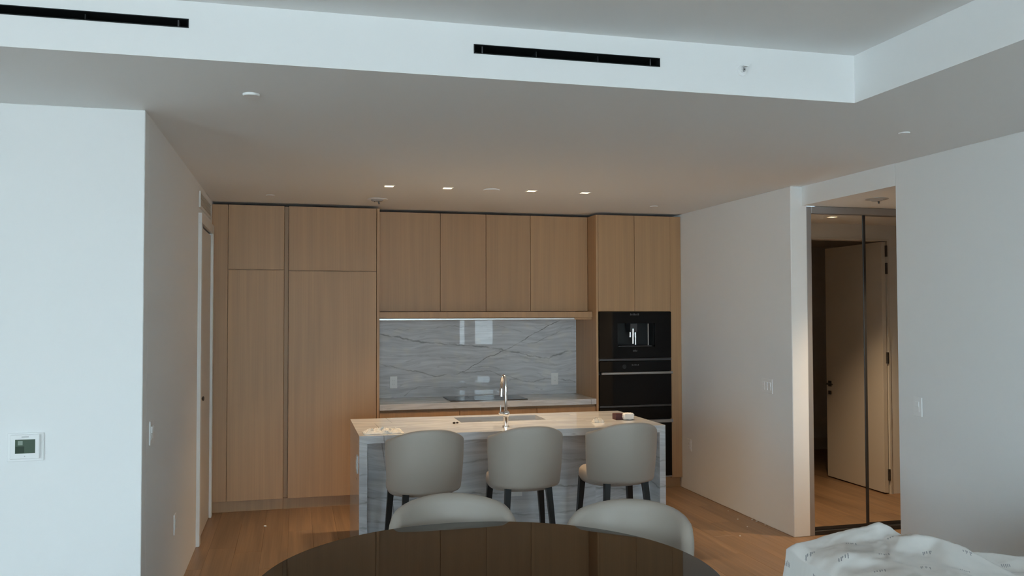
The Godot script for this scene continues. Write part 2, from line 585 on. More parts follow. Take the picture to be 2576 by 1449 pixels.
	bx("door_leaf", -0.755, -0.709, 0.008, 2.44, 6.992, 7.858, M.door_paint, d)
	T = []
	add_lathe(T, Vector3.ZERO, [[0.0, 0.0], [0.022, 0.0], [0.022, 0.006], [0.008, 0.008], [0.008, 0.016], [0.016, 0.019], [0.019, 0.026], [0.013, 0.032], [0.0, 0.033]], 20)
	var knob := place(commit(T), "door_knob", M.hinge, d, P(-0.709, 1.10, 7.07) - d.position)
	knob.rotation.z = -PI / 2
	T = []
	zbox(T, -0.735, -0.688, 0, 2.455, 6.905, 6.99, 0.002)
	zbox(T, -0.735, -0.688, 0, 2.455, 7.86, 7.945, 0.002)
	zbox(T, -0.735, -0.688, 2.455, 2.53, 6.905, 7.945, 0.002)
	struct(part("trim_1", T, M.trim_paint, self, 0.0), "white casing around the kitchen side door", "trim")
	d = Node3D.new()
	d.name = "door_2"
	add_child(d)
	d.position = P(5.575, 0, 4.45)
	struct(d, "open pale hall door seen in the mirrored closet", "door")
	bx("door_leaf", 5.545, 5.590, 0.012, 2.445, 3.955, 4.915, M.door_paint, d)
	for y in [2.30, 2.13, 1.26, 0.13]:
		bx("hinge", 5.583, 5.60, y, y + 0.11, 4.905, 4.935, M.hinge, d)
	T = []
	add_tube(T, [P(5.545, 1.0, 4.02), P(5.50, 1.0, 4.02), P(5.492, 1.0, 4.03), P(5.49, 1.0, 4.13)], 0.009)
	zbox(T, 5.535, 5.545, 0.97, 1.03, 3.995, 4.045, 0.003)
	zbox(T, 5.530, 5.545, 0.885, 0.925, 4.0, 4.04, 0.003)
	part("door_handle", T, M.hinge, d)
	T = []
	zbox(T, 4.60, 4.62, 0, 2.455, 4.79, 4.93)
	zbox(T, 5.60, 5.62, 0, 2.455, 4.79, 4.93)
	zbox(T, 4.60, 5.62, 2.455, 2.475, 4.79, 4.93)
	struct(part("trim_2", T, M.trim_paint, self, 0.0), "frame of the open hall door seen in the mirror", "trim")

func air_slot(x0: float, x1: float, y0: float, y1: float, label: String) -> void:
	var t := thing("air_slot", label, "air vent", P((x0 + x1) / 2, y0, 3.6), "black air slots in the ceiling edge")
	bx("duct_back", x0, x1, y0, y1, 3.66, 3.69, M.slot, t, 0.0)
	var T: Array = []
	zbox(T, x0, x1, y0, y0 + 0.003, 3.538, 3.66)
	zbox(T, x0, x1, y1 - 0.003, y1, 3.538, 3.66)
	zbox(T, x0, x0 + 0.003, y0, y1, 3.538, 3.66)
	zbox(T, x1 - 0.003, x1, y0, y1, 3.538, 3.66)
	part("frame", T, M.slot, t, 0.0)
	var n := int((x1 - x0) / 0.42)
	for i in range(1, n + 1):
		var x := x0 + (x1 - x0) * i / (n + 1)
		bx("spacer", x - 0.002, x + 0.002, y0 + 0.003, y1 - 0.003, 3.57, 3.64, M.black_metal, t, 0.0)
	bx("deflector", x0 + 0.003, x1 - 0.003, (y0 + y1) / 2 - 0.0015, (y0 + y1) / 2 + 0.0015, 3.60, 3.65, M.black_metal, t, 0.0)
	for s in [0.04, -0.04]:
		var x: float = (x0 if s > 0 else x1) + s
		bx("clip", x - 0.003, x + 0.003, y0 + 0.003, y1 - 0.003, 3.555, 3.60, M.bar_dark, t, 0.0)

# ---------------------------------------------------------------- cabinets
func cabinets() -> void:
	var zc := 8.003
	var top := 2.731
	# tall cabinets on the left
	var t := thing("tall_cabinet", "narrow tall oak cabinet at the left end beside the door", "cabinet", P(-0.33, 0, 8.3))
	bx("body", -0.712, -0.093, 0.10, 2.69, zc + 0.022, 8.645, M.oak1, t)
	bx("filler_panel", -0.712, -0.578, 0.102, top, zc, zc + 0.02, M.oak1, t)
	bx("upper_door", -0.574, -0.094, 2.156, top, zc, zc + 0.02, M.oak0, t)
	bx("lower_door", -0.574, -0.094, 0.102, 2.149, zc, zc + 0.02, M.oak2, t)
	bx("toe_kick", -0.712, -0.0935, 0, 0.098, zc + 0.045, zc + 0.06, M.oak1, t)
	t = thing("refrigerator_cabinet", "wide tall oak cabinet panels left of the backsplash", "cabinet", P(0.33, 0, 8.3))
	bx("body", -0.05, 0.733, 0.10, 2.69, zc + 0.022, 8.645, M.oak1, t)
	bx("handle_channel", -0.092, -0.055, 0.102, top, zc + 0.042, zc + 0.055, M.oak1, t)
	bx("upper_door", -0.053, 0.733, 2.150, top, zc, zc + 0.02, M.oak3, t)
	bx("lower_door", -0.053, 0.733, 0.102, 2.143, zc, zc + 0.02, M.oak0, t)
	bx("side_panel", 0.737, 0.762, 0.0, top, zc - 0.004, 8.645, M.oak2, t)
	bx("toe_kick", -0.092, 0.737, 0, 0.098, zc + 0.045, zc + 0.06, M.oak1, t)
	# wall cabinets
	var xs := [0.765, 1.370, 1.825, 2.279, 2.881]
	var nm := ["first oak wall cabinet, next to the tall cabinets", "second oak wall cabinet from the tall cabinets, narrower", "third oak wall cabinet from the tall cabinets, narrower", "last oak wall cabinet, next to the oven tower"]
	for i in 4:
		t = thing("wall_cabinet", nm[i], "cabinet", P((xs[i] + xs[i + 1]) / 2, 1.777, 8.43), "oak wall cabinets over the cooktop")
		bx("body", xs[i], xs[i + 1], 1.785, 2.69, 8.265, 8.645, M.oak1, t, 0.0)
		bx("door", xs[i] + 0.0018, xs[i + 1] - 0.0018, 1.777, top, 8.243, 8.263, M["oak%d" % [0, 3, 1, 2][i]], t)
	# ledge with the slim steel hood
	t = thing("hood_ledge", "oak ledge under the wall cabinets hiding a slim hood", "ledge", P(1.82, 1.69, 8.35))
	bx("ledge_board", 0.766, 2.880, 1.713, 1.772, 8.10, 8.62, M.oak2, t, 0.003)
	bx("ledge_return", 2.70, 2.880, 1.692, 1.7125, 8.12, 8.62, M.oak2, t)
	bx("hood_strip", 0.766, 2.698, 1.690, 1.7125, 8.115, 8.60, M.brushed, t, 0.004)
	# backsplash, worktop, base units
	var T: Array = []
	zbox(T, 0.765, 2.883, 0.915, 1.70, 8.627, 8.648)
	var uvf := func(p: Vector3, _n: Vector3): return Vector2((p.x - 0.765) / 2.118, (1.70 - p.y) / 0.785)
	tag(part("backsplash", T, M.marble_slab, self, 0.0, uvf), "polished grey veined marble backsplash behind the cooktop", "backsplash")
	tag(bx("worktop", 0.765, 2.881, 0.861, 0.915, 7.998, 8.626, M.marble, self, 0.002), "grey marble worktop under the cooktop along the back wall", "worktop")
	var bs := [0.765, 1.52, 2.28, 2.881]
	var bn := ["oak base unit beside the tall cabinets, below the worktop", "oak base unit below the cooktop", "oak base unit beside the oven tower, below the worktop"]
	for i in 3:
		t = thing("base_cabinet", bn[i], "cabinet", P((bs[i] + bs[i + 1]) / 2, 0, 8.33), "oak base units under the worktop")
		bx("body", bs[i], bs[i + 1], 0.10, 0.858, 8.045, 8.62, M.oak1, t, 0.0)
		bx("drawer_front", bs[i] + 0.0015, bs[i + 1] - 0.0015, 0.47, 0.840, 8.022, 8.042, M["oak%d" % i], t)
		bx("drawer_front", bs[i] + 0.0015, bs[i + 1] - 0.0015, 0.102, 0.462, 8.022, 8.042, M["oak%d" % i], t)
		bx("toe_kick", bs[i], bs[i + 1], 0, 0.098, 8.075, 8.09, M.oak1, t)
	t = thing("cooktop", "flat black glass cooktop set on the marble worktop", "cooktop", P(1.83, 0.915, 8.33))
	bx("glass", 1.447, 2.216, 0.9155, 0.921, 8.118, 8.545, M.cooktop, t, 0.002)
	for c in [[1.62, 8.23, 0.085], [1.62, 8.43, 0.07], [1.83, 8.33, 0.11], [2.04, 8.23, 0.07], [2.04, 8.43, 0.085]]:
		T = []
		var rows: Array = []
		for k in [[c[2] - 0.002, 0.9209], [c[2] - 0.002, 0.9213], [c[2], 0.9213], [c[2], 0.9209]]:
			var r: Array = []
			for i in 32: r.append(P(c[0] + k[0] * cos(TAU * i / 32), k[1], c[1] + k[0] * sin(TAU * i / 32)))
			rows.append(r)
		rows.append(rows[0])
		add_grid(T, rows, true)
		part("zone_ring", T, M.mark, t)
	# oven tower
	t = thing("oven_cabinet", "tall oak tower at the right end holding the black ovens", "cabinet", P(3.34, 0, 8.3))
	bx("side_panel", 2.883, 2.905, 0.0, top, zc - 0.004, 8.645, M.oak2, t)
	bx("filler_panel", 3.677, 3.794, 0.105, top, zc, zc + 0.02, M.oak3, t)
	bx("door", 2.9075, 3.2895, 1.773, top, zc, zc + 0.02, M.oak3, t)
	bx("door", 3.2925, 3.6755, 1.773, top, zc, zc + 0.02, M.oak0, t)
	bx("body", 2.907, 3.794, 1.78, 2.69, zc + 0.022, 8.645, M.oak1, t, 0.0)
	bx("back_panel", 2.907, 3.794, 0.10, 1.775, 8.60, 8.645, M.oak1, t, 0.0)
	bx("right_panel", 3.677, 3.794, 0.10, 1.775, zc + 0.022, 8.598, M.oak1, t, 0.0)
	bx("plinth_rail", 2.907, 3.676, 0.060, 0.117, zc + 0.03, 8.598, M.oak1, t, 0.0)
	bx("toe_kick", 2.906, 3.794, 0, 0.100, zc + 0.045, zc + 0.06, M.oak1, t)
	appliances(zc)

func letters(parent: Node3D, x0: float, y: float, z: float, w: float, h: float, n: int) -> void:
	# small unreadable print: a row of short strokes
	var T: Array = []
	for i in n:
		var x := x0 + w * i / n
		zbox(T, x, x + w / n * 0.55, y, y + h * (1.0 if i % 3 != 1 else 0.7), z - 0.0006, z)
	part("print", T, M.mark, parent, 0.0)

func appliances(zc: float) -> void:
	var x0 := 2.909
	var x1 := 3.674
	# coffee machine: front of black glass round a niche
	var t := thing("coffee_machine", "built-in black coffee machine, topmost in the oven tower", "coffee machine", P(3.29, 1.28, 8.2))
	var nx0 := 3.10; var nx1 := 3.50; var ny0 := 1.42; var ny1 := 1.655
	var T: Array = []
	zbox(T, x0, nx0, 1.310, 1.768, zc - 0.018, zc + 0.02)
	zbox(T, nx1, x1, 1.310, 1.768, zc - 0.018, zc + 0.02)
	zbox(T, nx0, nx1, 1.310, ny0, zc - 0.018, zc + 0.02)
	zbox(T, nx0, nx1, ny1, 1.768, zc - 0.018, zc + 0.02)
	part("glass_front", T, M.black_glass, t, 0.0)
	T = []
	zbox(T, x0, x1, 1.310, 1.768, zc + 0.17, zc + 0.45)
	zbox(T, nx0 - 0.01, nx0, ny0, ny1, zc + 0.02, zc + 0.17)
	zbox(T, nx1, nx1 + 0.01, ny0, ny1, zc + 0.02, zc + 0.17)
	zbox(T, nx0, nx1, ny0 - 0.01, ny0, zc + 0.02, zc + 0.17)
	zbox(T, nx0, nx1, ny1, ny1 + 0.01, zc + 0.02, zc + 0.17)
	part("housing", T, M.black_metal, t, 0.0)
	T = []
	zbox(T, 3.255, 3.335, 1.565, ny1, zc + 0.03, zc + 0.15, 0.006)
	part("dispenser", T, M.bar_dark, t)
	for x in [3.268, 3.297]:
		T = []
		add_tube(T, [P(x, 1.57, zc + 0.07), P(x, 1.515, zc + 0.07)], 0.0085)
		part("spout", T, M.chrome, t)
	T = []
	add_tube(T, [P(3.283, 1.60, zc + 0.03), P(3.283, 1.45, zc + 0.03)], 0.011)
	part("spout_tube", T, M.chrome, t)
	T = []
	add_tube(T, [P(3.318, 1.62, zc + 0.05), P(3.318, 1.44, zc + 0.05)], 0.010)
	part("steam_pipe", T, M.steel, t)
	bx("side_trim", 3.455, 3.468, ny0 + 0.005, ny1 - 0.005, zc + 0.06, zc + 0.075, M.steel, t)
	bx("drip_tray", nx0 + 0.02, nx1 - 0.02, ny0 + 0.0005, ny0 + 0.012, zc + 0.01, zc + 0.15, M.bar_dark, t)
	bx("trim_bar", x0 - 0.002, x1 + 0.001, 1.281, 1.3075, zc - 0.024, zc + 0.02, M.bar_dark, t, 0.004)
	letters(t, 3.235, 1.733, zc - 0.018, 0.10, 0.02, 7)
	letters(t, 3.262, 1.373, zc - 0.018, 0.05, 0.018, 6)
	# compact oven
	t = thing("compact_oven", "middle black glass oven below the coffee machine", "oven", P(3.29, 0.82, 8.2), "black ovens in the oak tower")
	bx("control_panel", x0, x1, 1.176, 1.279, zc - 0.018, zc + 0.02, M.black_glass, t, 0.002)
	bx("door", x0, x1, 0.847, 1.146, zc - 0.020, zc + 0.02, M.black_glass, t, 0.002)
	bx("handle", x0 + 0.012, x1 + 0.004, 1.149, 1.173, zc - 0.05, zc - 0.03, M.bar, t, 0.005)
	for x in [3.0, 3.58]: bx("handle_post", x - 0.012, x + 0.012, 1.153, 1.169, zc - 0.031, zc + 0.0, M.bar, t)
	bx("housing", x0, x1, 0.85, 1.275, zc + 0.021, zc + 0.45, M.black_metal, t, 0.0)
	letters(t, 3.25, 1.235, zc - 0.018, 0.08, 0.014, 6)
	T = []
	add_lathe(T, Vector3.ZERO, [[0.0, 0.0], [0.022, 0.0], [0.02, 0.004], [0.0, 0.004]], 24)
	var dial := place(commit(T), "touch_dial", M.black_metal, t, P(3.17, 1.226, zc - 0.018) - t.position)
	dial.rotation.x = PI / 2
	# large oven
	t = thing("wall_oven", "lowest black glass oven, partly behind the island", "oven", P(3.29, 0.10, 8.2), "black ovens in the oak tower")
	bx("trim_bar", x0, x1, 0.823, 0.845, zc - 0.022, zc + 0.02, M.bar_dark, t, 0.003)
	bx("control_panel", x0, x1, 0.703, 0.821, zc - 0.018, zc + 0.02, M.black_glass, t, 0.002)
	bx("door", x0, x1, 0.132, 0.662, zc - 0.020, zc + 0.02, M.black_glass, t, 0.002)
	bx("handle", x0 + 0.012, x1 + 0.004, 0.665, 0.697, zc - 0.05, zc - 0.03, M.bar, t, 0.006)
	for x in [3.0, 3.58]: bx("handle_post", x - 0.012, x + 0.012, 0.672, 0.690, zc - 0.031, zc + 0.0, M.bar, t)
	bx("housing", x0, x1, 0.135, 0.82, zc + 0.021, zc + 0.45, M.black_metal, t, 0.0)
	bx("bottom_trim", x0, x1, 0.118, 0.130, zc - 0.015, zc + 0.02, M.bar, t)

# ---------------------------------------------------------------- island
func island() -> void:
	var x0 := 0.435; var x1 := 2.708; var z0 := 5.998; var z1 := 6.984
	var t := thing("kitchen_island", "marble waterfall island with sink and faucet", "kitchen island", P(1.57, 0, 6.49))
	var sx0 := 1.252; var sx1 := 1.938; var sz0 := 6.55; var sz1 := 6.87
	var T: Array = []
	zbox(T, x0, x1, 0.861, 0.915, z0 + 0.02, sz0, 0.0)
	zbox(T, x0, x1, 0.861, 0.915, sz1, z1, 0.0)
	zbox(T, x0, sx0, 0.861, 0.915, sz0, sz1, 0.0)
	zbox(T, sx1, x1, 0.861, 0.915, sz0, sz1, 0.0)
	part("countertop", T, M.marble, t, 0.0)
	bx("waterfall_panel", x0, 0.490, 0.0, 0.861, z0 + 0.02, z1, M.marble, t, 0.0)
	bx("edge_apron", x0, x1, 0.861, 0.915, z0, z0 + 0.02, M.marble, t, 0.001)
	bx("edge_strip", x0, 0.490, 0.0, 0.861, z0, z0 + 0.02, M.marble, t, 0.001)
	bx("edge_strip", 2.660, x1, 0.0, 0.861, z0, z0 + 0.02, M.marble, t, 0.001)
	bx("waterfall_panel", 2.660, x1, 0.0, 0.861, z0 + 0.02, z1, M.marble, t, 0.0)
	bx("front_panel", 0.490, 2.660, 0.0, 0.861, 6.20, 6.22, M.marble, t, 0.0)
	bx("carcass_left", 0.490, 0.51, 0.0, 0.861, 6.22, 6.95, M.oak1, t, 0.0)
	bx("carcass_right", 2.64, 2.660, 0.0, 0.861, 6.22, 6.95, M.oak1, t, 0.0)
	bx("carcass_floor", 0.51, 2.64, 0.09, 0.11, 6.22, 6.93, M.oak1, t, 0.0)
	for i in 4:
		var a := 0.492 + i * 0.542
		bx("cabinet_door", a, a + 0.539, 0.102, 0.856, 6.952, 6.972, M["oak%d" % i], t)
	bx("toe_kick", 0.492, 2.658, 0.0, 0.10, 6.91, 6.93, M.oak1, t)
	# sink
	t = thing("sink", "stainless steel sink sunk into the marble island", "sink", P(1.595, 0.70, 6.71))
	T = []
	zbox(T, sx0 - 0.004, sx1 + 0.004, 0.700, 0.704, sz0 - 0.004, sz1 + 0.004)
	zbox(T, sx0 - 0.004, sx0, 0.704, 0.8605, sz0 - 0.004, sz1 + 0.004)
	zbox(T, sx1, sx1 + 0.004, 0.704, 0.8605, sz0 - 0.004, sz1 + 0.004)
	zbox(T, sx0, sx1, 0.704, 0.8605, sz0 - 0.004, sz0)
	zbox(T, sx0, sx1, 0.704, 0.8605, sz1, sz1 + 0.004)
	part("basin", T, M.sink_steel, t, 0.0)
	T = []
	add_lathe(T, P(1.595, 0.704, 6.75), [[0.0, 0.0], [0.045, 0.0], [0.04, 0.004], [0.0, 0.002]], 24)
	part("drain", T, M.chrome, t)
	# faucet
	var fx := 1.524; var fz := 6.21
	t = thing("faucet", "tall slim chrome gooseneck faucet on the island", "faucet", P(fx, 0.915, fz))
	T = []
	add_lathe(T, P(fx, 0.915, fz), [[0.0, 0.0], [0.027, 0.0], [0.027, 0.006], [0.019, 0.010], [0.019, 0.075], [0.021, 0.078], [0.0, 0.080]], 28)
	part("base", T, M.chrome, t)
	T = []
	var prof: Array = []
	for i in 11:
		var a := PI * i / 10
		prof.append([0.027 * sin(a), -0.027 * cos(a)])
	add_lathe(T, P(fx + 0.004, 1.012, fz), prof, 24)
	part("valve_body", T, M.chrome, t)
	T = []
	add_tube(T, [P(fx - 0.015, 1.012, fz + 0.01), P(fx - 0.036, 1.014, fz + 0.02), P(fx - 0.042, 1.018, fz + 0.025)], [0.012, 0.014, 0.011])
	add_tube(T, [P(fx - 0.036, 1.02, fz + 0.022), P(fx - 0.032, 1.075, fz + 0.03)], [0.005, 0.004])
	part("lever", T, M.chrome, t)
	T = []
	var path: Array = []
	for i in 6: path.append(P(fx, 1.03 + 0.03 * i, fz))
	for i in 13:
		var a := PI * i / 12
		path.append(P(fx - 0.004 * (1 - cos(a)), 1.19 + 0.10 * sin(a), fz + 0.05 * (1 - cos(a))))
	path.append(P(fx - 0.008, 1.17, fz + 0.10))
	add_tube(T, path, 0.0115, 16)
	part("spout", T, M.chrome, t)
	T = []
	add_tube(T, [P(fx - 0.008, 1.19, fz + 0.10), P(fx - 0.008, 1.13, fz + 0.10)], [0.0145, 0.0155], 16)
	part("spray_head", T, M.steel, t)
	# small things on the top
	crumpled("cloth", "crumpled white cloth at the island's left corner", "cloth", 0.475, 0.75, 6.05, 6.22, 0.915, 0.045, 3, M.cloth)
	crumpled("paper_wad", "small crumpled pale paper wad in front of the boxes", "paper", 2.235, 2.315, 6.25, 6.32, 0.915, 0.05, 8, M.cloth)
	t = thing("small_box", "small dark maroon box beside a white one on the island", "box", P(2.495, 0.915, 6.40), "")
	T = []
	zbox(T, 2.455, 2.52, 0.915, 0.962, 6.37, 6.45, 0.003)
	part("carton", T, M.maroon, t)
	bx("flap", 2.457, 2.518, 0.962, 0.9635, 6.372, 6.41, M.maroon, t, 0.0)
	t = thing("white_packet", "white crumpled packet standing beside the maroon box", "packet", P(2.545, 0.915, 6.35), "")
	T = []
	lumpy(T, P(2.553, 0.943, 6.36), Vector3(0.046, 0.028, 0.030), 4, 0.16)
	part("wrapping", T, M.paper, t)
	for p in [[1.186, 6.49, 0.007], [1.212, 6.50, 0.006]]:
		T = []
		lumpy(T, P(p[0], 0.915 + p[2] * 0.9, p[1]), Vector3(p[2] * 1.4, p[2], p[2]), 6, 0.3)
		tag(part("crumb", T, M.crumb, self), "dark crumb left of the sink, %s one" % ("left" if p[0] < 1.2 else "right"), "crumb", "crumbs beside the sink")

func lumpy(T: Array, c: Vector3, r: Vector3, sd: int, amp: float) -> void:
	var n := noise(1.4, sd, 3)
	var rows: Array = []
	for j in 13:
		var b := PI * clampf(j / 12.0, 0.012, 0.988)
		var row: Array = []
		for i in 20:
			var a := TAU * i / 20
			var d := Vector3(sin(b) * cos(a), -cos(b), sin(b) * sin(a))
			var sq := d
			for k in 3: sq[k] = signf(d[k]) * pow(absf(d[k]), 0.55)
			row.append(c + sq * r * (1.0 + amp * n.get_noise_3dv(d * 2.0)) )
		rows.append(row)
	add_grid(T, rows, true, true)

func crumpled(called: String, label: String, cat: String, x0: float, x1: float, z0: float, z1: float, y: float, h: float, sd: int, m: Material) -> void:
	# a thin crumpled sheet with folds, thick enough to have an underside
	var n := noise(1.0, sd, 3)
	var nx := 36; var nz := 18
	var up: Array = []
	var lo: Array = []
	for j in nz + 1:
		var ru: Array = []
		var rl: Array = []
		for i in nx + 1:
			var u := float(i) / nx
			var v := float(j) / nz
			var e := minf(minf(u, 1 - u) * 5.0, minf(v, 1 - v) * 4.0)
			e = clampf(e, 0, 1)
			var k := 1.0 - absf(n.get_noise_2d(u * 5.0, v * 3.0)) * 1.7
			var hh := 0.004 + h * maxf(0.0, k) * sqrt(e) * (0.55 + 0.45 * n.get_noise_2d(u * 2.0 + 7.0, v * 2.0))
			var wob := 0.10 * n.get_noise_2d(u * 3.0 + 20.0, v * 3.0)
			var p := P(lerpf(x0, x1, u + wob * 0.5 * (1 - u)), y, lerpf(z0, z1, v + wob))
			ru.append(p + Vector3(0, maxf(hh, 0.003), 0))
			rl.append(p + Vector3(0, 0.0008, 0))
		up.append(ru)
		lo.append(rl)
	var L: Array = []
	for j in nz:
		for i in nx:
			quad(L, up[j][i], up[j][i + 1], up[j + 1][i + 1], up[j + 1][i])
			quad(L, lo[j][i], lo[j + 1][i], lo[j + 1][i + 1], lo[j][i + 1])
	for i in nx:
		quad(L, up[0][i + 1], up[0][i], lo[0][i], lo[0][i + 1])
		quad(L, up[nz][i], up[nz][i + 1], lo[nz][i + 1], lo[nz][i])
	for j in nz:
		quad(L, up[j][0], up[j + 1][0], lo[j + 1][0], lo[j][0])
		quad(L, up[j + 1][nx], up[j][nx], lo[j][nx], lo[j + 1][nx])
	var T: Array = []
	merge(T, L)
	tag(part(called, T, m, self, 50.0), label, cat)

# ---------------------------------------------------------------- seats
func shell_back(T: Array, half: float, yb: float, rim: Callable, rb: float, rt: float, thick: float, lean: float, ztop: float, bulge := 0.004) -> void:
	# wrap-around upholstered back: the outline of the section is swept round; 0 degrees is the middle of the back, towards +z
	var seg := 44
	var rows: Array = []
	for i in seg + 1:
		var s := -1.0 + 2.0 * i / seg
		var a := s * half
		var endk := sqrt(maxf(0.0, 1.0 - pow(maxf(0.0, absf(s) - 0.90) / 0.10, 2.0)))   # rounded ends
		var yt: float = rim.call(a)
		var row: Array = []
		var mid: Array = []
		var n := 9
		var th := thick * maxf(endk, 0.04)
		var pt := func(f: float, off: float, dy: float):
			var y := lerpf(yb, yt, f) + dy
			var g := clampf((y - yb) / (ztop - yb), -0.1, 1.1)
			var r := lerpf(rb, rt, g) + off
			return Vector3(sin(a) * r, y, cos(a) * r + lean * g)
		# outside upwards
		for k in n + 1: row.append(pt.call(0.06 + 0.88 * k / n, th / 2 + bulge * sin(PI * k / n) * endk, 0.0))
		for k in range(1, 6):
			var b := PI * k / 6
			row.append(pt.call(0.94, th / 2 * cos(b), th * 0.62 * sin(b)))
		for k in n + 1: row.append(pt.call(0.94 - 0.88 * k / n, -th / 2 - 0.008 * sin(PI * k / n) * endk, 0.0))
		for k in range(1, 6):
			var b := PI * k / 6
			row.append(pt.call(0.06, -th / 2 * cos(b), -th * 0.62 * sin(b)))
		rows.append(row)
	add_grid(T, rows, true, true)

func cushion(T: Array, c: Vector3, rx: float, rz: float, y0: float, y1: float, power := 2.6) -> void:
	var rows: Array = []
	var prof := [[0.02, 0.0], [0.80, 0.0], [0.94, 0.08], [0.995, 0.3], [1.0, 0.55], [0.985, 0.78], [0.92, 0.93], [0.75, 1.0], [0.45, 1.04], [0.02, 1.05]]
	for p in prof:
		var row: Array = []
		for i in 40:
			var a := TAU * i / 40
			var k := pow(pow(absf(cos(a)), power) + pow(absf(sin(a)), power), -1.0 / power)
			row.append(c + Vector3(rx * p[0] * k * cos(a), lerpf(y0, y1, p[1]), rz * p[0] * k * sin(a)))
		rows.append(row)
	add_grid(T, rows, true, true)

func leg(T: Array, a: Vector3, b: Vector3, ra: float, rb: float) -> void:
	# square tapered leg from a (top) to b (foot)
	var rows: Array = []
	for q in [[a, ra], [b, rb]]:
		var r: float = q[1]
		rows.append([q[0] + Vector3(-r, 0, -r), q[0] + Vector3(r, 0, -r), q[0] + Vector3(r, 0, r), q[0] + Vector3(-r, 0, r)])
	add_grid(T, rows, true, true)

func bar_stool() -> Node3D:
	# built round the origin; the back is towards +z (the camera)
	var t := thing("bar_stool", "", "bar stool", Vector3.ZERO, "grey leather bar stools at the island")
	var T: Array = []
	shell_back(T, deg_to_rad(88), 0.615, func(a): return 1.028 - 0.085 * pow(absf(sin(a)), 2.6), 0.224, 0.247, 0.040, 0.02, 1.03)
	part("backrest", T, M.leather, t, 60.0)
	T = []
	cushion(T, Vector3(0, 0, -0.10), 0.228, 0.235, 0.575, 0.678)
	part("seat", T, M.leather, t, 60.0)
	for s in [-1.0, 1.0]:
		T = []
		leg(T, Vector3(s * 0.178, 0.60, -0.24), Vector3(s * 0.222, 0.0, -0.275), 0.021, 0.012)
		part("leg", T, M.leg_black, t, 0.0)
		T = []
		leg(T, Vector3(s * 0.135, 0.64, 0.13), Vector3(s * 0.185, 0.0, 0.215), 0.020, 0.012)
		part("leg", T, M.leg_black, t, 0.0)
	T = []
	zbox(T, -0.205, 0.205, 0.228, 0.246, 0.253, 0.271, 0.002)
	part("footrest", T, M.leg_black, t, 0.0)
	return t

func dining_chair() -> Node3D:
	# back towards -z (away from the camera), so the open side faces +z
	var t := thing("dining_chair", "", "dining chair", Vector3.ZERO, "grey leather tub chairs at the round table")
	var T: Array = []
	shell_back(T, deg_to_rad(112), 0.36, func(a):
		var d := absf(a)
		return 0.834 - 0.055 * pow(d / 1.1, 2.0) - 0.15 * smoothstep(0.95, 1.75, d), 0.285, 0.318, 0.062, 0.02, 0.84)
	for i in T.size():
		T[i] = Vector3(T[i].x, T[i].y, -T[i].z)
	for i in range(0, T.size(), 3):
		var k = T[i + 1]; T[i + 1] = T[i + 2]; T[i + 2] = k
	part("backrest", T, M.leather, t, 60.0)
	T = []
	cushion(T, Vector3(0, 0, 0.03), 0.25, 0.27, 0.34, 0.475)
	part("seat", T, M.leather, t, 60.0)
	for s in [-1.0, 1.0]:
		for q in [-1.0, 1.0]:
			T = []
			leg(T, Vector3(s * 0.18, 0.36, q * 0.19), Vector3(s * 0.225, 0.0, q * 0.235), 0.021, 0.012)
			part("leg", T, M.leg_black, t, 0.0)
	return t

func copy(o: Node3D) -> Node3D:
	var c: Node3D = o.duplicate()
	c.name = numbered(o.name)
	add_child(c)
	return c

func seating() -> void:
	var st := bar_stool()
	var at := [[0.823, 5.62], [1.500, 5.62], [2.181, 5.62]]
	var lb := ["grey leather bar stool nearest the folded cloth, left of the three", "grey leather bar stool in the middle, in front of the faucet", "grey leather bar stool nearest the ovens, right of the three"]
	for i in 3:
		var o := st if i == 0 else copy(st)
		o.position = P(at[i][0], 0, at[i][1])
		o.rotation.y = [0.03, -0.02, 0.02][i]
		o.set_meta("label", lb[i])
	var ch := dining_chair()
	ch.position = P(0.755, 0, 4.01)
	ch.set_meta("label", "grey leather tub chair behind the table, the left one")
	var c2 := copy(ch)
	c2.position = P(1.43, 0, 3.70)
	c2.rotation.y = -deg_to_rad(42)
	c2.set_meta("label", "grey leather tub chair turned at the table's right side")
	# round table
	var cx := 0.73; var cz := 3.225
	var t := thing("round_table", "round dining table with a glossy dark bronze glass top", "table", P(cx, 0, cz))
	var T: Array = []
	add_lathe(T, P(cx, 0, cz), [[0.001, 0.735], [0.880, 0.735], [0.884, 0.7375], [0.885, 0.7425], [0.884, 0.7475], [0.880, 0.750], [0.001, 0.750]], 128)
	part("table_top", T, M.bronze_glass, t, 30.0)
	T = []
	add_lathe(T, P(cx, 0, cz), [[0.001, 0.0], [0.33, 0.0], [0.335, 0.012], [0.32, 0.03], [0.14, 0.05], [0.10, 0.12], [0.085, 0.35], [0.10, 0.60], [0.22, 0.70], [0.25, 0.734], [0.001, 0.734]], 48)
	part("pedestal", T, M.dark_wood, t, 40.0)

